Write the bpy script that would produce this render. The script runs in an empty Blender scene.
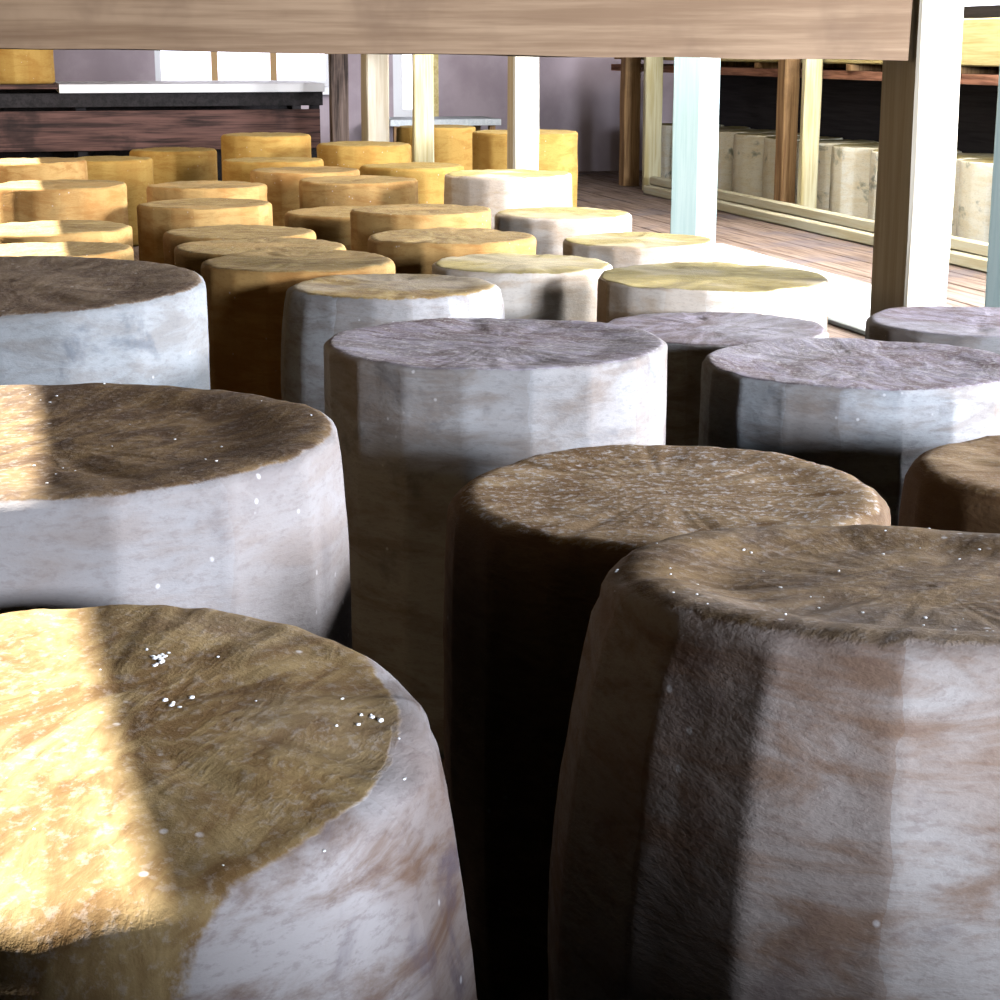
import bpy, bmesh, math, random
from mathutils import Vector, noise

C = bpy.context.scene.collection
scene = bpy.context.scene
PI = math.pi
XL_ = -.75           # inner face of the left wall
DECK = 0.75          # height of the shelf surface the wheels stand on
EYE = 1.57

# ------------------------------------------------------------------ helpers
def lin(r, g, b):
    def f(x):
        x /= 255.0
        return x / 12.92 if x <= 0.04045 else ((x + 0.055) / 1.055) ** 2.4
    return (f(r), f(g), f(b), 1.0)

def tag(o, label=None, cat=None, group=None, kind=None):
    if label: o['label'] = label
    if cat: o['category'] = cat
    if group: o['group'] = group
    if kind: o['kind'] = kind
    return o

def link_mesh(name, bm, mat, parent=None, smooth=False):
    me = bpy.data.meshes.new(name)
    bm.normal_update()
    bm.to_mesh(me); bm.free()
    if smooth:
        for p in me.polygons: p.use_smooth = True
    o = bpy.data.objects.new(name, me)
    C.objects.link(o)
    if mat: me.materials.append(mat)
    if parent: o.parent = parent
    return o

def empty(name, loc=(0, 0, 0), rz=0):
    o = bpy.data.objects.new(name, None); C.objects.link(o)
    o.location = loc; o.rotation_euler.z = rz
    o.empty_display_size = 0.05
    return o

def add_box(bm, lo, hi, bevel=0.0):
    g = bmesh.ops.create_cube(bm, size=1.0)
    vs = g['verts']
    for v in vs:
        v.co = Vector([(lo[i] + hi[i]) / 2 + v.co[i] * (hi[i] - lo[i]) for i in range(3)])
    if bevel > 0:
        es = set()
        for v in vs:
            for e in v.link_edges: es.add(e)
        bmesh.ops.bevel(bm, geom=list(es), offset=bevel, segments=2, affect='EDGES', profile=0.6)

def add_quad_prism(bm, pts_bottom, z0, z1s):
    vb = [bm.verts.new((x, y, z0)) for x, y in pts_bottom]
    vt = [bm.verts.new((x, y, z)) for (x, y), z in zip(pts_bottom, z1s)]
    n = len(vb)
    bm.faces.new(vb[::-1]); bm.faces.new(vt)
    for i in range(n):
        bm.faces.new((vb[i], vb[(i + 1) % n], vt[(i + 1) % n], vt[i]))

# rough sawn timber: a long box cut into rings along its length whose edges wander a little
def timber(name, lo, hi, mat, parent=None, axis=2, wob=0.003, seg=0.06, bev=0.006, seed=0):
    L = hi[axis] - lo[axis]
    n = max(2, int(L / seg))
    a1, a2 = [(1, 2), (0, 2), (0, 1)][axis]
    w1, w2 = hi[a1] - lo[a1], hi[a2] - lo[a2]
    ce = [(lo[i] + hi[i]) / 2 for i in range(3)]
    b = min(bev, w1 * .3, w2 * .3)
    sec = [(-w1/2 + b, -w2/2), (w1/2 - b, -w2/2), (w1/2, -w2/2 + b), (w1/2, w2/2 - b),
           (w1/2 - b, w2/2), (-w1/2 + b, w2/2), (-w1/2, w2/2 - b), (-w1/2, -w2/2 + b)]
    bm = bmesh.new(); rings = []
    for k in range(n + 1):
        p = lo[axis] + L * k / n
        ring = []
        for j, (x, y) in enumerate(sec):
            q = Vector((p * 3.1, j * 5.3 + seed * 17.7, seed * 3.3))
            d1 = noise.noise(q) * wob; d2 = noise.noise(q + Vector((0, 0, 9))) * wob
            co = [0, 0, 0]; co[axis] = p
            co[a1] = ce[a1] + x + d1; co[a2] = ce[a2] + y + d2
            ring.append(bm.verts.new(co))
        rings.append(ring)
    m = len(sec)
    for k in range(n):
        for j in range(m):
            bm.faces.new((rings[k][j], rings[k][(j + 1) % m], rings[k + 1][(j + 1) % m], rings[k + 1][j]))
    bm.faces.new(rings[0][::-1]); bm.faces.new(rings[-1])
    bmesh.ops.recalc_face_normals(bm, faces=bm.faces)
    return link_mesh(name, bm, mat, parent)

# ------------------------------------------------------------------ node helpers
class NT:
    def __init__(s, mat):
        mat.use_nodes = True
        s.t = mat.node_tree; s.t.nodes.clear()
    def n(s, typ, **kw):
        nd = s.t.nodes.new(typ)
        for k, v in kw.items(): setattr(nd, k, v)
        return nd
    def set(s, sock, v):
        if hasattr(v, 'is_output') or isinstance(v, bpy.types.NodeSocket): s.t.links.new(v, sock)
        else: sock.default_value = v
    def math(s, op, a, b=None, c=None, clamp=False):
        nd = s.n('ShaderNodeMath', operation=op); nd.use_clamp = clamp
        s.set(nd.inputs[0], a)
        if b is not None: s.set(nd.inputs[1], b)
        if c is not None: s.set(nd.inputs[2], c)
        return nd.outputs[0]
    def mapr(s, v, a, b, c=0.0, d=1.0, smooth=True):
        nd = s.n('ShaderNodeMapRange', interpolation_type='SMOOTHSTEP' if smooth else 'LINEAR')
        s.set(nd.inputs[0], v); s.set(nd.inputs[1], a); s.set(nd.inputs[2], b); s.set(nd.inputs[3], c); s.set(nd.inputs[4], d)
        return nd.outputs[0]
    def mix(s, f, a, b, mode='MIX'):
        nd = s.n('ShaderNodeMix', data_type='RGBA', blend_type=mode)
        s.set(nd.inputs[0], f); s.set(nd.inputs[6], a); s.set(nd.inputs[7], b)
        return nd.outputs[2]
    def noise(s, vec, scale, detail=4, rough=.55, dist=0.0):
        nd = s.n('ShaderNodeTexNoise'); s.set(nd.inputs['Vector'], vec)
        nd.inputs['Scale'].default_value = scale; nd.inputs['Detail'].default_value = detail
        nd.inputs['Roughness'].default_value = rough; nd.inputs['Distortion'].default_value = dist
        return nd.outputs['Fac']
    def mapping(s, vec, scale=(1, 1, 1), loc=(0, 0, 0)):
        nd = s.n('ShaderNodeMapping'); s.set(nd.inputs[0], vec)
        nd.inputs['Scale'].default_value = scale; nd.inputs['Location'].default_value = loc
        return nd.outputs[0]
    def sep(s, v):
        nd = s.n('ShaderNodeSeparateXYZ'); s.set(nd.inputs[0], v); return nd.outputs
    def n_add(s, a, b):
        nd = s.n('ShaderNodeVectorMath', operation='ADD'); s.set(nd.inputs[0], a); s.set(nd.inputs[1], b); return nd.outputs[0]
    def comb(s, x, y, z):
        nd = s.n('ShaderNodeCombineXYZ'); s.set(nd.inputs[0], x); s.set(nd.inputs[1], y); s.set(nd.inputs[2], z)
        return nd.outputs[0]
    def finish(s, col, rough=.8, bump=None, strength=.3, dist=.002, spec=.3):
        b = s.n('ShaderNodeBsdfPrincipled'); o = s.n('ShaderNodeOutputMaterial')
        s.set(b.inputs['Base Color'], col); s.set(b.inputs['Roughness'], rough)
        b.inputs['Specular IOR Level'].default_value = spec
        if bump is not None:
            bp = s.n('ShaderNodeBump'); bp.inputs['Strength'].default_value = strength
            bp.inputs['Distance'].default_value = dist
            s.set(bp.inputs['Height'], bump); s.t.links.new(bp.outputs[0], b.inputs['Normal'])
        s.t.links.new(b.outputs[0], o.inputs[0])

def wood(name, light, dark, axis=2, knots=True, stain=None, stain_amt=.5, grain=1.0):
    m = bpy.data.materials.new(name); t = NT(m)
    co = t.n('ShaderNodeTexCoord').outputs['Object']
    sc = [14, 14, 14]; sc[axis] = .9
    v = t.mapping(co, tuple(sc))
    g1 = t.noise(v, 2.2 * grain, 6, .6, .6)
    sc2 = [60, 60, 60]; sc2[axis] = 2.0
    g2 = t.noise(t.mapping(co, tuple(sc2)), 2.0, 3, .6)
    f = t.math('ADD', t.math('MULTIPLY', g1, .65), t.math('MULTIPLY', g2, .35))
    col = t.mix(t.mapr(f, .36, .62), dark, light)
    if stain is not None:
        s_ = t.noise(co, 3.2, 5, .6)
        col = t.mix(t.math('MULTIPLY', t.mapr(s_, .48, .66), stain_amt), col, stain)
    if knots:
        vo = t.n('ShaderNodeTexVoronoi'); sc3 = [5, 5, 5]; sc3[axis] = 1.6
        t.set(vo.inputs['Vector'], t.mapping(co, tuple(sc3))); vo.inputs['Scale'].default_value = 1.0
        k = t.mapr(vo.outputs['Distance'], .04, .13, 1, 0)
        col = t.mix(t.math('MULTIPLY', k, .6), col, tuple([c * .3 for c in dark[:3]] + [1]))
    t.finish(col, .78, f, .35, .003)
    return m

def plaster(name, a, b, scale=2.0):
    m = bpy.data.materials.new(name); t = NT(m)
    co = t.n('ShaderNodeTexCoord').outputs['Object']
    n1 = t.noise(co, scale, 6, .6); n2 = t.noise(co, 40, 3)
    t.finish(t.mix(t.mapr(n1, .35, .65), a, b), .9, n2, .2, .003)
    return m

def plain(name, a, rough=.6, emit=None, es=0):
    m = bpy.data.materials.new(name); m.use_nodes = True
    b = m.node_tree.nodes['Principled BSDF']
    b.inputs['Base Color'].default_value = a; b.inputs['Roughness'].default_value = rough
    if emit:
        b.inputs['Emission Color'].default_value = emit; b.inputs['Emission Strength'].default_value = es
    return m

NF = 18   # facets left round every wheel by the press
# aged rind: cloth-printed, faceted side; wrinkled crust on top; the attribute "crust" (0 side, 1 top) tells them apart
def rind(name, top, top2, side, stain, mould, seed=0, facet=.35, mould_amt=.5, stain_amt=.6, bloom=.3, wrinkle=1.0, spk=.5, star=.40, grit_amt=.18):
    m = bpy.data.materials.new(name); t = NT(m)
    co = t.n('ShaderNodeTexCoord').outputs['Object']
    co = t.mapping(co, (1, 1, 1), (0, 0, 0))
    x, y, z = t.sep(co)[:3]
    off = t.mapping(co, (1, 1, 1), (seed * 1.37, seed * 2.11, seed * .73))
    ang = t.math('ARCTAN2', y, x)
    # ---- side
    wob = t.math('MULTIPLY', t.math('SUBTRACT', t.noise(off, 22, 3), .5), .10)
    fi = t.math('FLOOR', t.math('ADD', t.math('MULTIPLY', t.math('ADD', ang, wob), NF / (2 * PI)), .5))
    wn = t.n('ShaderNodeTexWhiteNoise', noise_dimensions='2D')
    t.set(wn.inputs['Vector'], t.comb(fi, seed * 3.7 + .1, 0.0))
    fr = wn.outputs['Value']
    st = t.mapping(off, (7, 7, 26))
    streak = t.noise(st, 1.3, 7, .66, .5)
    fine = t.noise(t.mapping(off, (60, 60, 150)), 1.4, 4, .7)
    blotch = t.noise(off, 11, 5, .6, .4)
    big = t.noise(off, 4.5, 3, .5)
    sc = t.mix(t.math('MULTIPLY', t.mapr(streak, .42, .66), stain_amt), side, stain)
    sc = t.mix(t.math('MULTIPLY', t.mapr(big, .5, .66), stain_amt * .7), sc, stain)
    sc = t.mix(t.math('MULTIPLY', t.mapr(blotch, .56, .70), mould_amt), sc, mould)
    sc = t.mix(t.math('MULTIPLY', fr, facet), sc, stain)
    sc = t.mix(t.math('MULTIPLY', t.mapr(fine, .5, .66), .28), sc, t.mix(.5, mould, stain))
    # ---- top
    r = t.math('SQRT', t.math('ADD', t.math('MULTIPLY', x, x), t.math('MULTIPLY', y, y)))
    ux = t.math('DIVIDE', x, t.math('ADD', r, .01)); uy = t.math('DIVIDE', y, t.math('ADD', r, .01))
    pol = t.comb(t.math('MULTIPLY', ux, 5.0), t.math('MULTIPLY', uy, 5.0), t.math('ADD', t.math('MULTIPLY', r, 6.0), seed * 1.9))
    wrp = t.math('MULTIPLY', t.noise(off, 7, 3), 1.0)
    rad0 = t.noise(t.n_add(pol, wrp), 1.2, 6, .62, .5)
    iso = t.noise(t.mapping(off, (9, 22, 9)), 1.6, 6, .68, .8)
    rt_ = t.math('MULTIPLY', t.mapr(r, .03, .12), star)
    rad = t.math('ADD', t.math('MULTIPLY', rad0, rt_), t.math('MULTIPLY', iso, t.math('SUBTRACT', 1.0, rt_)))
    tb = t.noise(off, 14, 5, .6)
    grit = t.noise(off, 150, 4, .7)
    tc = t.mix(t.mapr(rad, .36, .66), top2, top)
    tc = t.mix(t.math('MULTIPLY', t.mapr(tb, .52, .68), .6), tc, top2)
    tc = t.mix(t.math('MULTIPLY', t.mapr(big, .45, .62), bloom), tc, side)
    tc = t.mix(t.math('MULTIPLY', t.mapr(grit, .50, .66), grit_amt), tc, (.50, .47, .46, 1))
    at = t.n('ShaderNodeAttribute'); at.attribute_name = 'crust'
    edge = t.math('ADD', at.outputs['Fac'], t.math('MULTIPLY', t.math('SUBTRACT', t.noise(off, 28, 5, .7), .5), .55))
    f = t.mapr(edge, .42, .56)
    col = t.mix(f, sc, tc)
    # pale salt and mould specks
    sp = t.n('ShaderNodeTexVoronoi'); t.set(sp.inputs['Vector'], off); sp.inputs['Scale'].default_value = 42
    spm = t.math('MULTIPLY', t.mapr(sp.outputs['Distance'], .04, .12, 1, 0), t.mapr(blotch, .5, .56))
    col = t.mix(t.math('MULTIPLY', spm, spk), col, (.72, .70, .72, 1))
    hs = t.math('ADD', t.math('MULTIPLY', streak, .5), t.math('MULTIPLY', fine, .35))
    ht = t.math('ADD', t.math('MULTIPLY', rad, .9 * wrinkle), t.math('MULTIPLY', grit, .4))
    h = t.n('ShaderNodeMix', data_type='FLOAT'); t.set(h.inputs[0], f); t.set(h.inputs[2], hs); t.set(h.inputs[3], ht)
    t.finish(col, .82, h.outputs[0], .6, .004, .2)
    return m

def sst(a, b, x):
    x = max(0, min(1, (x - a) / (b - a))); return x * x * (3 - 2 * x)

# a tall pressed wheel: dished or flat top, rolled shoulder, eighteen flat staves on a barrel side
def cheese_mesh(rt, R, H, dish=.004, rs=.016, seed=0, wrap=0.0, wdir=0.0, na=72, nt=14, ns=20, folds=.0012, facet=.9, lump=.0025, tilt=0.0, tdir=0.0):
    bm = bmesh.new(); cr = bm.verts.layers.float.new('crust')
    prof = []
    for k in range(1, nt + 1):
        q = k / nt; prof.append(((rt - rs) * q, H - dish * (1 - sst(.66, .96, q)), 1.0 if q < .97 else .85, 0.0))
    nsh = 5
    for k in range(1, nsh + 1):
        a = PI / 2 * k / nsh
        prof.append((rt - rs + rs * math.sin(a), H - rs + rs * math.cos(a), .8 - .8 * (k / nsh) ** .8, sst(0, 1, k / nsh)))
    hs = H - rs
    for k in range(1, ns + 1):
        q = k / ns
        rr = rt + (R - rt) * math.sin(PI * min(1, q * .97 + .03)) ** .95
        prof.append((rr, hs * (1 - q) + .01 * q, 0.0, 1.0))
    prof.append((rt - .012, 0.0, 0.0, 1.0))
    S = Vector((seed * 7.31, seed * 3.17, seed * 1.93))
    rings = []
    for (rho, z, c, fw) in prof:
        ring = []
        for j in range(na):
            th = 2 * PI * j / na
            m = (th + PI / NF) % (2 * PI / NF) - PI / NF
            fac = math.cos(PI / NF) / math.cos(m) * 1.006
            rr = rho * (1 + (fac - 1) * facet * fw)
            d = Vector((math.cos(th), math.sin(th), 0))
            p = d * rr + Vector((0, 0, z))
            ln = noise.noise(p * 9 + S) * lump + noise.noise(p * 38 + S) * lump * .35
            if fw > .5:
                p += d * ln
            else:
                p.z += ln * .8
                q = rho / rt
                rw = noise.noise(Vector((math.cos(th) * 3.2, math.sin(th) * 3.2, rho * 7)) + S)
                rw2 = noise.noise(Vector((math.cos(th) * 9, math.sin(th) * 9, rho * 5)) + S)
                p.z -= (max(0, rw) ** 1.2 * 2.2 + abs(rw2) * .8) * folds * sst(.15, .6, q) * 2
                p += d * ln * q
            p.z += noise.noise(Vector((p.x * 4, p.y * 4, 0)) + S) * lump * 1.3 * sst(.5, 1, z / H)
            p.z += math.tan(math.radians(tilt)) * (p.x * math.cos(tdir) + p.y * math.sin(tdir)) * sst(.25, 1, z / H)
            cc = c
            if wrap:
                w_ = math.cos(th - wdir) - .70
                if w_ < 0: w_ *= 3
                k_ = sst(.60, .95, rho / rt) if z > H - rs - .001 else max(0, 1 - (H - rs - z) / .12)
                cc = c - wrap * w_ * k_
            v = bm.verts.new(p); v[cr] = cc; ring.append(v)
        rings.append(ring)
    ctr = bm.verts.new((0, 0, H - dish)); ctr[cr] = 1.0
    for j in range(na):
        bm.faces.new((ctr, rings[0][j], rings[0][(j + 1) % na]))
    for a, b in zip(rings, rings[1:]):
        for j in range(na):
            bm.faces.new((a[j], b[j], b[(j + 1) % na], a[(j + 1) % na]))
    bm.faces.new([v for v in rings[-1]])
    bmesh.ops.recalc_face_normals(bm, faces=bm.faces)
    return bm

def flecks(parent, pts, mat, seed):
    rnd = random.Random(seed)
    bm = bmesh.new()
    for (x, y, z, r) in pts:
        g = bmesh.ops.create_icosphere(bm, subdivisions=1, radius=r)
        sx, sy, sz = rnd.uniform(.7, 1.4), rnd.uniform(.7, 1.3), rnd.uniform(.4, .7)
        for v in g['verts']:
            v.co = Vector((v.co.x * sx, v.co.y * sy, v.co.z * sz)) * rnd.uniform(.85, 1.15) + Vector((x, y, z))
    o = link_mesh('salt_flecks', bm, mat, parent); tag(o, 'white salt flecks stuck to the rind', kind='stuff')
    return o

# ------------------------------------------------------------------ materials
W_post = wood('post_wood', lin(228, 218, 200), lin(208, 192, 166), 2, knots=False)
W_postc = wood('painted_post_wood', lin(206, 226, 225), lin(188, 214, 214), 2, knots=False)
W_cream = wood('cream_post_wood', lin(238, 228, 190), lin(215, 196, 140), 2, knots=False)
W_tan = wood('tan_post_wood', lin(190, 150, 105), lin(130, 95, 60), 2, stain=lin(90, 70, 50))
W_dark = wood('old_post_wood', lin(150, 130, 120), lin(50, 42, 40), 2, stain=lin(35, 30, 32))
W_beam = wood('beam_wood', lin(146, 122, 98), lin(116, 92, 70), 0, knots=False, stain=lin(104, 82, 64), stain_amt=.6, grain=.5)
W_deck = wood('deck_wood', lin(170, 148, 134), lin(112, 90, 76), 1, stain=lin(120, 112, 120), stain_amt=.6)
W_white = wood('whitewashed_wood', lin(236, 240, 240), lin(214, 220, 222), 1, knots=False)
W_batten = wood('batten_wood', lin(246, 238, 210), lin(234, 218, 176), 1, knots=False)
W_fascia = wood('fascia_wood', lin(236, 218, 160), lin(206, 182, 116), 1)
W_bench = wood('bench_wood', lin(112, 80, 72), lin(40, 28, 26), 0, stain=lin(24, 18, 18), stain_amt=.7)
W_black = wood('black_and_shade_wood', lin(44, 40, 42), lin(20, 18, 20), 1)  # black of the baseboard, also standing in for shade in bench and rack
W_rust = wood('reddish_wood', lin(196, 140, 112), lin(120, 78, 60), 1)
P_lilac = plaster('lilac_plaster', lin(190, 174, 180), lin(168, 152, 158))
P_shaded = plaster('shade_dark_plaster', lin(84, 70, 54), lin(60, 48, 36))  # darkness of the unlit room put into the wall and ceiling colour
P_dark = plaster('stone_floor_plaster', lin(90, 80, 72), lin(60, 52, 48))
M_white = plain('window_paint', lin(240, 238, 240), .5)
M_tanp = plain('window_wood', lin(176, 140, 90), .6)
M_pane = plain('daylit_pane', (.8, .8, .85, 1), .3, (.86, .84, 1.0, 1), 3.0)
M_salt = plain('salt', (.85, .85, .88, 1), .5)

# ------------------------------------------------------------------ cheese wheels
# name-less rows: x, y, top height, top radius, bulge radius, palette, options, label
ASHEN = dict(top=lin(124, 100, 68), top2=lin(74, 54, 36), side=lin(138, 136, 138), stain=lin(112, 92, 78), mould=lin(84, 80, 88))
BLUISH = dict(top=lin(130, 112, 92), top2=lin(80, 62, 48), side=lin(142, 146, 150), stain=lin(112, 106, 102), mould=lin(72, 82, 96))
BROWN = dict(top=lin(148, 126, 88), top2=lin(98, 72, 40), side=lin(158, 152, 152), stain=lin(92, 62, 38), mould=lin(84, 76, 88))
TAWNY = dict(top=lin(124, 100, 68), top2=lin(78, 58, 38), side=lin(158, 152, 150), stain=lin(106, 72, 42), mould=lin(80, 70, 80))
GRITTY = dict(top=lin(160, 136, 104), top2=lin(110, 82, 50), side=lin(120, 96, 70), stain=lin(84, 58, 34), mould=lin(70, 62, 60))  # brown side puts the shade on the wheel into its colour
GREY = dict(top=lin(158, 150, 164), top2=lin(108, 92, 92), side=lin(172, 174, 178), stain=lin(116, 100, 88), mould=lin(88, 96, 108))
OCHRE = dict(top=lin(170, 146, 96), top2=lin(126, 98, 56), side=lin(186, 150, 94), stain=lin(146, 96, 44), mould=lin(134, 108, 72))
PALE = dict(top=lin(196, 176, 116), top2=lin(156, 138, 84), side=lin(236, 224, 212), stain=lin(198, 166, 130), mould=lin(150, 146, 150))
GOLD = dict(top=lin(180, 156, 96), top2=lin(146, 118, 60), side=lin(182, 146, 78), stain=lin(150, 104, 42), mould=lin(150, 112, 48))
HI = dict(na=216, nt=60, ns=46); MID = dict(na=108, nt=24, ns=24); LO = dict(na=72, nt=12, ns=14)
MG = 'tall cheese wheels ageing on the plank shelf'
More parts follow.
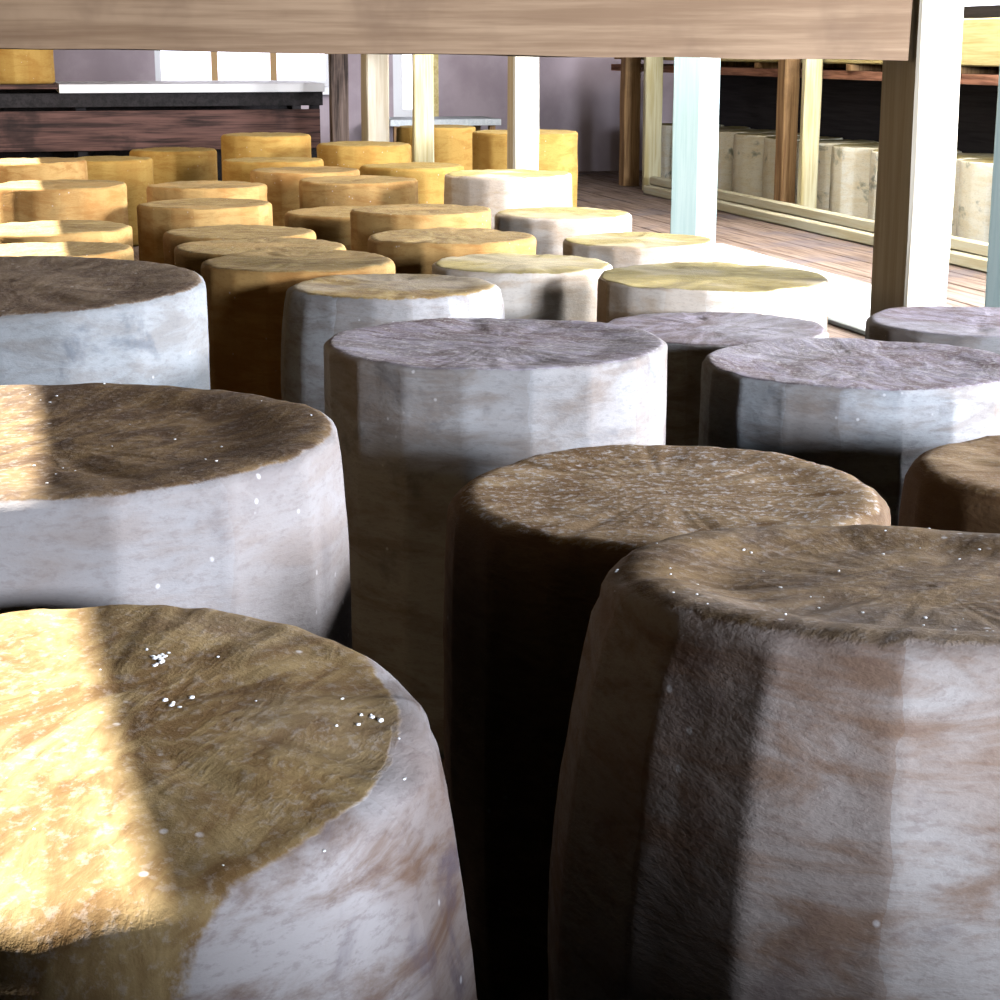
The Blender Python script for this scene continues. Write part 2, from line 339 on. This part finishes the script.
#      x      y      ztop   rt    bulge pal   res  mesh opts                         material opts                       label
WH = [
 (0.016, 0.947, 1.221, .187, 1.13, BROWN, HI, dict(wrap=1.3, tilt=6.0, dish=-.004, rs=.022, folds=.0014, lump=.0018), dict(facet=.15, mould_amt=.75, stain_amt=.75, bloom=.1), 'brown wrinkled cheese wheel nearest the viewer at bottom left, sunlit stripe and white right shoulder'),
 (0.520, 0.979, 1.261, .200, 1.15, TAWNY, HI, dict(tilt=-5.5, dish=.010, rs=.024, folds=.0012, lump=.0026), dict(facet=.5, mould_amt=.45, stain_amt=.65, bloom=.15), 'big barrel-shaped cheese wheel at bottom right with broad brown and white side facets'),
 (-0.011, 1.464, 1.278, .250, 1.03, ASHEN, HI, dict(tilt=-.8, dish=.006, rs=.014, folds=.0010, lump=.002), dict(facet=.25, mould_amt=.3, stain_amt=.35, bloom=.05), 'wide dark-topped cheese wheel with pale grey side, directly behind the bottom-left wheel'),
 (0.526, 1.468, 1.200, .190, 1.02, GRITTY, HI, dict(tilt=1.2, dish=.002, rs=.024, folds=.0008, lump=.002), dict(star=.08, grit_amt=.8, facet=.3, mould_amt=.3, bloom=.45, stain_amt=.8), 'cheese wheel with side coloured shadow-brown and gritty frosted top, directly behind the bottom-right barrel wheel'),
 (1.040, 1.595, 1.162, .200, 1.04, GRITTY, MID, dict(dish=.004, rs=.024), dict(facet=.4, bloom=.2), 'brown cheese wheel cut off by the right picture edge, in front of the bluish-topped wheel'),
 (0.554, 2.178, 1.222, .210, 1.00, GREY, HI, dict(dish=.003, rs=.010, folds=.0008, lump=.0025), dict(star=.1, grit_amt=.7, wrinkle=.8, facet=.5, mould_amt=.6, bloom=.2), 'tall blue-grey mould-covered cheese wheel in the middle, lit pale side and lilac top'),
 (-0.025, 2.393, 1.286, .250, 1.01, BLUISH, MID, dict(tilt=1.5, dish=.002, rs=.014), dict(facet=.2, mould_amt=.6, bloom=0.), 'large white-sided cheese wheel with brown top at the left edge, third from the viewer'),
 (1.089, 2.280, 1.158, .210, 1.01, GREY, HI, dict(dish=.003, rs=.010, folds=.0008, lump=.003), dict(star=.1, grit_amt=.7, facet=.5, mould_amt=.35, bloom=.2), 'cheese wheel with rough bluish top and bright white front at the right edge'),
 (1.107, 2.879, 1.118, .190, 1.00, GREY, MID, dict(dish=.0, rs=.012, lump=.003), dict(facet=.4, mould_amt=.3, stain_amt=.8), 'low cheese wheel with dusty grey-brown top and dark side, behind the bluish-topped wheel'),
 (1.578, 2.826, 1.120, .200, 1.00, GREY, MID, dict(dish=.0, rs=.014, lump=.003), dict(facet=.4, mould_amt=.2), 'dusty pinkish-grey cheese wheel standing right in front of the big near post'),
 (1.275, 3.327, 1.146, .220, 1.00, PALE, MID, dict(dish=.0, rs=.010), dict(facet=.6, mould_amt=.15), 'cheese wheel with yellow-green top, white front and brown left facets, beside the white plank'),
 (0.664, 3.380, 1.142, .200, 1.07, GREY, MID, dict(dish=.003, rs=.020), dict(facet=.5, mould_amt=.3, crust=OCHRE), 'pinkish-white cheese wheel with crusty ochre rim just behind the tall blue-grey one'),
 (0.546, 3.800, 1.146, .200, 1.00, OCHRE, MID, dict(dish=.002, rs=.014), dict(facet=.5, mould_amt=.1), 'cheese wheel with glowing orange staved side, left of the ochre-rimmed pinkish one'),
 (1.018, 3.779, 1.129, .190, 1.00, PALE, MID, dict(dish=.0, rs=.012), dict(facet=.3, mould_amt=.2), 'olive-topped cheese wheel with whitish-pink front, next behind the tall blue-grey wheel'),
 (1.028, 4.480, 1.119, .210, 1.00, OCHRE, MID, dict(dish=.0, rs=.016), dict(facet=.3, mould_amt=.2), 'olive-brown topped cheese wheel with tan front, directly behind the olive-topped whitish-pink one'),
 (1.510, 4.475, 1.098, .190, 1.00, PALE, MID, dict(dish=.0, rs=.012), dict(facet=.4, mould_amt=.1), 'cheese wheel with greenish-yellow top standing at the foot of the pale blue post'),
 (1.533, 5.230, 1.102, .200, 1.00, PALE, LO, dict(dish=.0, rs=.018), dict(facet=.2, mould_amt=.1), 'mustard-topped cheese wheel with white right rim, just left of the pale blue post'),
 (1.099, 5.183, 1.124, .200, 1.00, OCHRE, LO, dict(dish=.0, rs=.012), dict(facet=.2, mould_amt=.3, bloom=.6), 'cheese wheel with greyish dusty top and cream right side in the middle of the shelf'),
 (0.535, 4.330, 1.121, .200, 1.00, OCHRE, LO, dict(dish=.0, rs=.014), dict(facet=.4, mould_amt=.1, bloom=.5), 'buff-topped cheese wheel half hidden behind the orange staved wheel'),
 (0.555, 4.913, 1.100, .200, 1.00, OCHRE, LO, dict(dish=.0, rs=.016), dict(facet=.4, mould_amt=.1, bloom=.0), 'brown-topped cheese wheel one row behind the buff-topped wheel'),
 (0.537, 5.661, 1.114, .200, 1.00, OCHRE, LO, dict(dish=.003, rs=.012), dict(facet=.3, mould_amt=.1, bloom=.5), 'tan cheese wheel with pale front band, front one of the close pair left of centre'),
 (0.606, 6.287, 1.126, .200, 1.00, OCHRE, LO, dict(dish=.0, rs=.014), dict(facet=.3, mould_amt=.2, bloom=.6), 'greyish-tan topped cheese wheel, rear one of the close pair left of centre'),
 (0.985, 5.745, 1.075, .195, 1.00, OCHRE, LO, dict(dish=.0, rs=.018), dict(facet=.3, mould_amt=.1), 'low dark ochre cheese wheel peeking out left of the greyish dusty-topped wheel'),
 (1.113, 6.260, 1.136, .200, 1.00, OCHRE, LO, dict(dish=.0, rs=.012), dict(facet=.2, mould_amt=.3, bloom=.6), 'cream-fronted cheese wheel with grey-green top, between dark gaps'),
 (1.543, 5.905, 1.172, .210, 1.00, PALE, LO, dict(dish=.0, rs=.016), dict(facet=.5, mould_amt=.0, bloom=.8), 'pale cheese wheel with blown-out white right edge below the middle post'),
 (1.453, 7.008, 1.133, .200, 1.00, GOLD, LO, dict(dish=.0, rs=.016), dict(facet=.3, mould_amt=.3), 'greenish-ochre cheese wheel at the foot of the thin cream post'),
 (1.019, 6.845, 1.135, .200, 1.00, OCHRE, LO, dict(dish=.0, rs=.014), dict(facet=.3, mould_amt=.0, bloom=.7), 'pale buff cheese wheel with a deep dark gap to its right'),
 (0.979, 7.428, 1.139, .200, 1.00, GOLD, LO, dict(dish=.0, rs=.016), dict(facet=.3, mould_amt=.1), 'ochre cheese wheel mostly hidden, directly below the tallest far wheel before the dark bench'),
 (1.431, 7.900, 1.173, .200, 1.00, GOLD, LO, dict(dish=.0, rs=.020), dict(facet=.3, mould_amt=.3), 'golden-brown cheese wheel with white right end before the white far post'),
 (1.075, 8.369, 1.194, .200, 1.00, GOLD, LO, dict(dish=.0, rs=.018), dict(facet=.2, mould_amt=.1), 'golden cheese wheel standing highest against the dark bench'),
 (0.702, 8.849, 1.109, .200, 1.00, GOLD, LO, dict(dish=.0, rs=.018), dict(facet=.2, mould_amt=.1), 'ochre cheese wheel close under the dark bench, left of the golden one'),
 (0.360, 8.159, 1.111, .200, 1.00, GOLD, LO, dict(dish=.0, rs=.018), dict(facet=.2, mould_amt=.1), 'orange-brown cheese wheel under the left half of the dark bench'),
 (0.066, 7.661, 1.135, .200, 1.00, OCHRE, LO, dict(dish=.0, rs=.014), dict(facet=.2, mould_amt=.1), 'sunlit cheese wheel at the left edge, farthest of the left column under the bench'),
 (0.119, 5.826, 1.167, .200, 1.00, OCHRE, LO, dict(dish=.0, rs=.012), dict(facet=.3, mould_amt=.3, bloom=.6), 'grey-tan cheese wheel in the left column whose left end is burnt out by sun'),
 (0.087, 5.070, 1.109, .200, 1.00, OCHRE, LO, dict(dish=.0, rs=.014), dict(facet=.3, mould_amt=.1), 'tan cheese wheel with bright sun stripe, just in front of the grey-tan one'),
 (0.066, 4.536, 1.106, .190, 1.00, OCHRE, LO, dict(dish=.0, rs=.012), dict(facet=.2, mould_amt=.1), 'cheese wheel showing only a thin sunlit rim right behind the large left-edge wheel'),
 (2.035, 9.213, 1.186, .200, 1.00, GOLD, LO, dict(dish=.0, rs=.012), dict(facet=.3, mould_amt=.0), 'yellow cheese wheel by the far wall, right of the thin cream post'),
 (2.046, 7.552, 1.231, .220, 1.00, GOLD, LO, dict(dish=.0, rs=.012), dict(facet=.3, mould_amt=.0), 'deep yellow cheese wheel standing behind the middle post, lilac wall beyond'),
 (1.560, 1.640, 1.140, .200, 1.00, GREY, LO, dict(dish=.0, rs=.014), dict(facet=.3), 'grey cheese wheel added unseen past the right edge for shade, nearer of two'),  # out-of-view wheel added to shade the front of the bluish-topped wheel
 (1.570, 2.240, 1.120, .200, 1.00, GREY, LO, dict(dish=.0, rs=.014), dict(facet=.3), 'grey cheese wheel added unseen past the right edge for shade, farther of two'),  # second out-of-view wheel added for the same shadow
 (0.680, 0.000, 1.310, .180, 1.00, TAWNY, MID, dict(dish=.0, rs=.02), dict(facet=.3), 'brown cheese wheel added unseen right of the viewer to shade the bottom-left wheel'),  # unseen wheel added to shade the lower right of the bottom-left wheel
 (0.268, 0.130, 1.410, .180, 1.00, BROWN, MID, dict(dish=.0, rs=.02), dict(facet=.3), 'brown cheese wheel added unseen beside the viewer to shade the bottom-left wheel'),  # unseen wheel added to keep the bottom-left wheel's front in shade
]
wheels = []
for i, (x, y, zt, rt, bul, pal, res, mo, so, lab) in enumerate(WH):
    so = dict(so); pal = dict(pal)
    crust = so.pop('crust', None)
    if crust: pal['top'] = crust['top']; pal['top2'] = crust['top2']
    rnd = random.Random(100 + i)
    mat = rind('cheese_rind', seed=i + 1, **pal, **so)
    H = zt - DECK
    kw = dict(res); kw.update(mo)
    rz = rnd.uniform(-PI, PI)
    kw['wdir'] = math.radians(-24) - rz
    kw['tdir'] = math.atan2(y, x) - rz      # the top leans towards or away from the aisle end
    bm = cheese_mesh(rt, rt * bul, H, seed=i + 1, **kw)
    o = link_mesh('cheese_wheel', bm, mat, smooth=True)
    o.location = (x, y, DECK); o.rotation_euler.z = rz
    tag(o, lab, 'cheese', MG, 'thing')
    wheels.append(o)

# ---- the row of wheels on the rack across the aisle: one built, the others copied
rackmat = [rind('cheese_rind', seed=60 + k, **dict(PALE, side=lin(248, 242, 226), mould=lin(84, 106, 100), stain=lin(232, 212, 166)), facet=.4, mould_amt=.85, stain_amt=.5) for k in range(3)]
names = ['nearest', 'second', 'third', 'fourth', 'fifth', 'sixth', 'seventh', 'eighth', 'ninth', 'tenth', 'eleventh', 'twelfth', 'thirteenth', 'fourteenth']
protos = []
for k in range(3):
    bm = cheese_mesh(.200, .202, .372, seed=70 + k, dish=0, rs=.010, na=72, nt=10, ns=10, facet=1.0)
    protos.append(link_mesh('cheese_wheel', bm, rackmat[k], smooth=True))
N_R = 13
for k in range(N_R):
    o = protos[k] if k < 3 else protos[k % 3].copy()
    if k >= 3: C.objects.link(o)
    o.location = (3.90, 5.60 + .418 * k, DECK); o.rotation_euler.z = k * 1.3
    word = names[k]
    tag(o, f'pale stained cheese wheel behind the batten across the aisle, {word} in its row' if k else
        'pale stained cheese wheel behind the batten across the aisle, nearest of its row',
        'cheese', 'pale wheels on the rack across the aisle', 'thing')

# ---- salt flecks on the nearest wheels
def top_pts(n, rt, H, seed, rmin=.1, clusters=()):
    rnd = random.Random(seed); out = []
    for _ in range(n):
        a = rnd.uniform(0, 2 * PI); q = rt * math.sqrt(rnd.uniform(rmin, .95))
        out.append((q * math.cos(a), q * math.sin(a), H, rnd.uniform(.0005, .0013)))
    for (a, q, m, s) in clusters:
        for _ in range(m):
            out.append((q * math.cos(a) + rnd.gauss(0, s), q * math.sin(a) + rnd.gauss(0, s), H, rnd.uniform(.001, .0022)))
    return out
def settle(o, pts):
    me = o.data
    from mathutils.bvhtree import BVHTree
    bv = BVHTree.FromPolygons([v.co for v in me.vertices], [p.vertices for p in me.polygons])
    out = []
    for (x, y, z, r) in pts:
        h = bv.ray_cast(Vector((x, y, 2)), Vector((0, 0, -1)))
        if h[0] is not None and h[0].z > z - .06: out.append((x, y, h[0].z + r * .15, r))
    return out
for wi, n, cl in ((0, 26, [(None, .085, 12, .004), (None, .05, 5, .003), (None, .15, 5, .004)]), (1, 60, []), (2, 36, [])):
    o = wheels[wi]; H = WH[wi][2] - DECK; rz = o.rotation_euler.z
    cl2 = []
    for q, (a, rr, m, s) in enumerate(cl):
        wa = [1.0, .2, -.15][q]                      # direction in the room
        cl2.append((wa - rz, rr, m, s))
    flecks(o, settle(o, top_pts(n, WH[wi][3], H, 5 + wi, clusters=cl2)), M_salt, wi)

# ------------------------------------------------------------------ shelf surface and boards
def part_box(name, lo, hi, mat, parent=None, bevel=.003):
    bm = bmesh.new(); add_box(bm, lo, hi, bevel); return link_mesh(name, bm, mat, parent)

deck = empty('plank_shelf', (0, 0, 0))
tag(deck, 'long brown plank shelf the cheese wheels stand on', 'shelf', kind='thing')
px = -.62; k = 0
while px < 4.28:
    w = [.17, .2, .185, .21][k % 4]
    x1 = min(px + w, 4.30)
    timber('plank', (px + .002, .12, DECK - .045), (x1 - .002, 12.2, DECK - .001), W_deck, deck, axis=1, wob=.0008, seg=.3, seed=k)
    px = x1; k += 1
for y in (.5, 3.2, 6.2, 9.2, 11.3):
    part_box('trestle', (-.6, y - .05, 0), (4.28, y + .05, DECK - .046), W_tan, deck)

def post(name, x, y, w, d, z0, z1, mat, label, rz=0, seed=0):
    o = timber(name, (-w / 2, -d / 2, 0), (w / 2, d / 2, z1 - z0), mat, seed=seed, wob=.004)
    o.location = (x, y, z0); o.rotation_euler.z = rz
    return tag(o, label, 'post', kind='thing')
TOP = 3.148
post('wooden_post', 1.630, 3.215, .088, .150, DECK, TOP, W_post, 'big near post with dark left face and glaring white front, ending the wide board', seed=1)
post('wooden_post', 1.700, 6.30, .090, .090, DECK, TOP, W_post, 'middle post with narrow dark left face and white front, behind the pale wheels', seed=2)
post('wooden_post', 1.725, 9.20, .110, .17, DECK, TOP, W_post, 'white far post with dark left face at the right end of the dark bench', seed=3)
post('wooden_post', 1.800, 8.42, .092, .05, DECK, TOP, W_cream, 'thin cream post between the white far post and the middle post', seed=4)
post('painted_post', 2.600, 7.02, .135, .135, DECK + .024, TOP, W_postc, 'pale blue and white painted post standing beside the white plank', rz=math.radians(34), seed=5)
post('painted_post', 2.655, 4.62, .105, .105, DECK, TOP, W_postc, 'pale blue post cut off by the right picture edge', rz=math.radians(20), seed=6)
post('rack_post', 3.605, 8.20, .085, .05, DECK, TOP, W_cream, 'cream front post of the rack across the aisle, seen left of the big near post', seed=7)
post('rack_post', 3.600, 8.46, .075, .10, DECK, TOP, W_tan, 'tan timber post right behind the cream rack post', seed=8)
post('rack_post', 3.602, 10.45, .105, .05, DECK, TOP, W_cream, 'farther cream post of the rack, left of the pale blue post', seed=9)
post('rack_post', 3.600, 10.86, .10, .10, DECK, TOP, W_tan, 'knotty brown post at the far end of the rack across the aisle', seed=10)
post('old_pole', 1.612, 9.60, .090, .07, DECK, TOP, W_dark, 'mottled blue-grey weathered pole at the right end of the dark bench', seed=11)

# the board of the shelf above, with its drooping right end
bm = bmesh.new()
n = 44
sec = [(-.018, 0), (.014, 0), (.018, .004), (.018, .30), (-.014, .30), (-.018, .296)]
rings = []
for k_ in range(n + 1):
    q = k_ / n; x = -.748 + (1.570 + .748) * q
    zb = 1.5865 - .033 * q - .008
    sh = 0
    ring = []
    for j, (dy, dz) in enumerate(sec):
        e = noise.noise(Vector((x * 5, j * 3.0, 1.5))) * .0035
        xx = x
        if k_ == n and dz > .05: xx = x + .008
        ring.append(bm.verts.new((xx, 3.165 + dy + e * .5, zb + dz + e)))
    rings.append(ring)
for a, b in zip(rings, rings[1:]):
    for j in range(6): bm.faces.new((a[j], a[(j + 1) % 6], b[(j + 1) % 6], b[j]))
bm.faces.new(rings[0]); bm.faces.new(rings[-1][::-1])
bmesh.ops.recalc_face_normals(bm, faces=bm.faces)
beam = link_mesh('shelf_or_shade_board', bm, W_beam)
tag(beam, 'wide brown front board crossing the top of the view, whitening towards the near post', 'board', kind='thing')

o = timber('cross_rail', (.3, 8.44, 1.545), (1.62, 8.475, 1.60), W_cream, axis=0, seed=21)
o = timber('cross_rail', (1.75, 8.47, 1.553), (2.48, 8.50, 1.60), W_cream, axis=0, seed=20) if False else o
bpy.data.objects.remove(o)
o = timber('cross_rail', (1.62, 8.448, 1.549), (2.42, 8.475, 1.60), W_cream, axis=0, seed=20)
tag(o, 'narrow cream rail behind the thin cream post, just under the wide board', 'rail', kind='thing')

o = timber('shelf_or_shade_board', (XL_ + .002, -1.02, 1.80), (1.85, -.98, 2.26), W_beam, axis=0, seed=23)  # added behind the camera to shade the left end of the front board
tag(o, 'unseen wide brown board added behind the viewer to shade the front board', 'board', kind='thing')

# whitewashed plank lying along the aisle side
o = timber('whitewashed_plank', (2.36, 4.86, DECK + .001), (2.84, 7.30, DECK + .022), W_white, axis=1, wob=.002, seg=.15, seed=31)
tag(o, 'wide whitewashed plank lying beside the wheels between the painted posts', 'plank', kind='thing')

# rack across the aisle
o = timber('edge_batten', (3.505, 5.0, DECK + .052), (3.545, 10.2, DECK + .100), W_batten, axis=1, seg=.2, seed=41)
tag(o, 'pale upper batten along the front of the rack across the aisle', 'batten', kind='thing')
o = timber('edge_batten', (3.47, 5.0, DECK + .002), (3.545, 10.2, DECK + .050), W_batten, axis=1, seg=.2, seed=42)
tag(o, 'pale lower batten lying along the front foot of the rack across the aisle', 'batten', kind='thing')
o = part_box('rack_back_panel', (4.22, 4.9, DECK), (4.26, 11.5, 1.75), W_black)  # black colour stands in for the shadow inside the rack
tag(o, 'back of the rack across the aisle, coloured black as the shaded gap', 'panel', kind='thing')
o = part_box('rack_shelf_board', (3.68, 4.9, 1.425), (4.22, 11.5, 1.465), W_rust)
tag(o, 'reddish-brown upper shelf board above the pale wheels across the aisle', 'board', kind='thing')
o = timber('rack_fascia_board', (3.665, 4.9, 1.496), (3.695, 11.2, 1.68), W_fascia, axis=1, seg=.2, seed=43)
tag(o, 'yellow fascia board of the upper rack shelf at the top right', 'board', kind='thing')
for k_, y in enumerate((5.9, 6.9, 7.9, 9.0, 10.1)):
    o = part_box('fascia_bearer', (3.66, y, 1.466), (4.2, y + .05, 1.494), W_tan)
    tag(o, 'short wooden bearer between the reddish shelf board and the yellow fascia, %s along the rack' % ['nearest', 'second', 'third', 'fourth', 'farthest'][k_], 'bearer', 'bearers under the yellow fascia', 'thing')
o = part_box('rack_top_board', (3.70, 4.9, 1.496), (4.22, 11.5, 1.53), W_tan)
tag(o, 'tan top board of the rack across the aisle resting behind the yellow fascia', 'board', kind='thing')

# dark bench in front of the window wall
bench = empty('dark_bench', (.3, 9.9, DECK))
tag(bench, 'dark wooden bench with white top under the far windows', 'bench', kind='thing')
def bp(name, lo, hi, mat, bev=.003): 
    return part_box(name, [lo[0] - .3, lo[1] - 9.9, lo[2] - DECK], [hi[0] - .3, hi[1] - 9.9, hi[2] - DECK], mat, bench, bev)
t_ = bp('top_board', (.22, 9.72, 1.345), (1.56, 10.60, 1.388), M_white); t_['label'] = 'bright white top board'
bp('top_board', (-.73, 9.72, 1.366), (.215, 10.60, 1.388), W_bench)
bp('front_board', (-.73, 9.80, 1.055), (1.545, 9.83, 1.255), W_bench)
bp('rail', (-.73, 9.76, 1.275), (1.555, 9.80, 1.344), W_black)  # black strip in place of the shaded gap under the top
bp('back_board', (-.73, 10.56, DECK), (1.545, 10.59, 1.364), W_black)
for x in (-.71, .3, 1.50):
    bp('leg', (x, 9.84, DECK), (x + .05, 9.89, 1.364), W_black)
    bp('leg', (x, 10.50, DECK), (x + .05, 10.55, 1.364), W_black)
gm = rind('cheese_rind', seed=91, **GOLD, facet=.5, mould_amt=0)
for k_, (x, lab) in enumerate(((.01, 'bright yellow cheese wheel standing on the dark bench top, next to its white board'), (-.42, 'yellow cheese wheel on the bench top cut by the left picture edge'))):
    bm = cheese_mesh(.2, .2, .34, seed=90 + k_, na=72, nt=8, ns=10)
    o = link_mesh('cheese_wheel', bm, gm, smooth=True); o.location = (x, 9.98, 1.389)
    tag(o, lab, 'cheese', kind='thing')

# ------------------------------------------------------------------ room
def wall_with_holes(name, axis, pos, th, u0, u1, z0, z1, holes, mat):
    """axis 'x': wall in plane x=pos running along y; 'y': plane y=pos running along x. holes: (ua, ub, za, zb), in order of u"""
    bm = bmesh.new()
    def seg(a, b, c, d):
        if b - a < 1e-4 or d - c < 1e-4: return
        if axis == 'x': add_box(bm, (pos, a, c), (pos + th, b, d))
        else: add_box(bm, (a, pos, c), (b, pos + th, d))
    u = u0
    for (a, b, c, d) in holes:
        seg(u, a, z0, z1); seg(a, b, z0, c); seg(a, b, d, z1); u = b
    seg(u, u1, z0, z1)
    o = link_mesh(name, bm, mat); tag(o, kind='structure'); return o
XL, XR, YB, YF, ZC = -.75, 4.45, -2.60, 12.25, 3.15
HEAD = 2.965
left_holes = [(1.40, 2.70, 1.0, HEAD), (5.05, 11.2, 1.0, HEAD)]
wall_with_holes('wall_left', 'x', XL - .18, .18, YB, YF, 0, ZC, left_holes, P_shaded)
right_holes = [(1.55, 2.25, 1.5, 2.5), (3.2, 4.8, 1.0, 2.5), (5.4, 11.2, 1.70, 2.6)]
wall_with_holes('wall_right', 'x', XR, .18, YB, YF, 0, ZC, right_holes, P_shaded)
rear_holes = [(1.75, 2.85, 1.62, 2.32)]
wall_with_holes('wall_rear', 'y', YB - .18, .18, XL - .18, XR + .18, 0, ZC, rear_holes, P_shaded)
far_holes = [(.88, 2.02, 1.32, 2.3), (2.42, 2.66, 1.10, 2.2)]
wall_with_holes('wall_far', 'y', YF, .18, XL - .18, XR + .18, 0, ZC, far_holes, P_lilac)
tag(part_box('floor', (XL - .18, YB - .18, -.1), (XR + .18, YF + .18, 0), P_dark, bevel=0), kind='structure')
tag(part_box('ceiling', (XL - .18, YB - .18, ZC), (XR + .18, YF + .18, ZC + .1), P_shaded, bevel=0), kind='structure')

def window(n_, axis, pos, a, b, z0, z1, nm, frame_mat, mull_mat, pane=None, fw=.04, d=.05):
    w = empty(f'window_{n_}', (0, 0, 0)); tag(w, kind='structure')
    bm = bmesh.new()
    def bx(ua, ub, za, zb, off=0, dd=d):
        if axis == 'x': add_box(bm, (pos + off, ua, za), (pos + off + dd, ub, zb))
        else: add_box(bm, (ua, pos + off, za), (ub, pos + off + dd, zb))
    bx(a, a + fw, z0, z1); bx(b - fw, b, z0, z1); bx(a + fw, b - fw, z0, z0 + fw); bx(a + fw, b - fw, z1 - fw, z1)
    link_mesh('window_frame', bm, frame_mat, w)
    for k in range(1, nm + 1):
        u = a + (b - a) * k / (nm + 1)
        bm = bmesh.new(); bx(u - .02, u + .02, z0 + fw, z1 - fw)
        link_mesh('mullion', bm, mull_mat, w)
    if pane:
        bm = bmesh.new(); bx(a + fw, b - fw, z0 + fw, z1 - fw, d * .4, .006); link_mesh('pane', bm, pane, w)
    return w
window(1, 'y', YF + .03, .88, 2.02, 1.32, 2.3, 2, M_white, M_tanp, M_pane)
window(2, 'y', YF + .03, 2.42, 2.66, 1.10, 2.2, 0, M_white, M_tanp, M_pane, fw=.07)
window(3, 'x', XL - .12, 1.40, 2.70, 1.0, HEAD, 0, M_white, M_tanp)
window(4, 'x', XL - .12, 5.05, 11.2, 1.0, HEAD, 0, M_white, M_tanp)
window(5, 'x', XR + .06, 3.2, 4.8, 1.0, 2.5, 2, M_white, M_white)
window(7, 'x', XR + .06, 1.55, 2.25, 1.5, 2.5, 0, M_white, M_white)
window(8, 'x', XR + .06, 5.4, 11.2, 1.70, 2.6, 4, M_white, M_white, M_pane)  # high window added along with the far-right fill light
window(6, 'y', YB - .12, 1.75, 2.85, 1.62, 2.32, 0, M_white, M_white)
o = part_box('trim_1', (2.662, YF - .03, 1.08), (2.72, YF, 2.2), W_fascia); tag(o, kind='structure')
o = part_box('trim_2', (-.74, YF - .12, 1.27), (2.03, YF, 1.32), M_white); tag(o, kind='structure')
lt = empty('low_table', (2.64, 11.85, DECK))
tag(lt, 'low pale table against the far wall behind the yellow wheels', 'table', kind='thing')
part_box('table_top', (-.36, -.2, .335), (.36, .3, .375), W_white, lt)
for sx in (-.33, .29):
    for sy in (-.17, .23): part_box('leg', (sx, sy, 0), (sx + .04, sy + .04, .335), W_tan, lt)
o = part_box('baseboard_far', (2.2, YF - .03, DECK - .1), (3.5, YF, DECK + .08), W_black); tag(o, kind='structure')

# ------------------------------------------------------------------ light
def area(name, loc, target, sx, sy, power, col):
    l = bpy.data.lights.new(name, 'AREA'); l.shape = 'RECTANGLE'; l.size = sx; l.size_y = sy
    l.energy = power; l.color = col
    o = bpy.data.objects.new(name, l); C.objects.link(o); o.location = loc
    o.rotation_euler = (Vector(target) - Vector(loc)).to_track_quat('-Z', 'Y').to_euler()
    return o
# daylight in the rear window, in the long right window
area('rear_window_light', (2.30, YB + .02, 1.97), (2.3, YB + 1, 1.97 - .12), 1.0, .62, 640, (.80, .88, 1.0))
area('right_window_light', (XR - .05, 4.0, 1.75), (XR - 1, 5.0, 1.62), 1.5, 1.3, 490, (.86, .93, 1.0))
area('aisle_window_light', (XR - .02, 1.9, 2.0), (XR - 1, 2.15, 1.85), .6, .85, 480, (.92, .94, 1.0))
area('far_right_added_fill', (XR - .02, 9.3, 2.22), (XR - 1, 9.7, 1.85), 3.6, .65, 160, (.96, .95, 1.0))  # added fill that brightens the far wall and posts
area('aisle_added_fill', (3.0, 6.7, 2.83), (3.06, 6.75, 1.0), .5, 3.4, 140, (1.0, .97, .90))  # added overhead fill for the rack; the ceiling has no opening
area('left_window_light', (XL - .02, 7.2, 1.95), (XL + 1, 7.3, 1.85), 2.6, 1.2, 22, (1.0, .88, .68))
s = bpy.data.lights.new('sun', 'SUN'); s.energy = 28; s.angle = math.radians(.6); s.color = (1.0, .98, .90)
so_ = bpy.data.objects.new('sun', s); C.objects.link(so_)
so_.rotation_euler = Vector((.55, -.50, -1.0)).to_track_quat('-Z', 'Y').to_euler()

w = bpy.data.worlds.new('World'); scene.world = w; w.use_nodes = True
bg = w.node_tree.nodes['Background']; bg.inputs[0].default_value = (1.0, .70, .38, 1); bg.inputs[1].default_value = .7

# ------------------------------------------------------------------ camera
cam = bpy.data.cameras.new('camera'); cam.sensor_width = 36; cam.lens = 36 * 1.850
cam.clip_start = .02
co_ = bpy.data.objects.new('camera', cam); C.objects.link(co_)
co_.location = (0, 0, EYE)
co_.rotation_euler = (PI / 2 - math.atan(453 / 1850), 0, -math.radians(14.4))
cam.dof.use_dof = False
scene.camera = co_

scene.view_settings.view_transform = 'Standard'
scene.view_settings.look = 'None'
scene.view_settings.exposure = 0.0
scene.view_settings.gamma = 1.0
scene.view_settings.use_curve_mapping = False
scene.cycles.max_bounces = 6
scene.cycles.diffuse_bounces = 0
scene.cycles.use_denoising = True
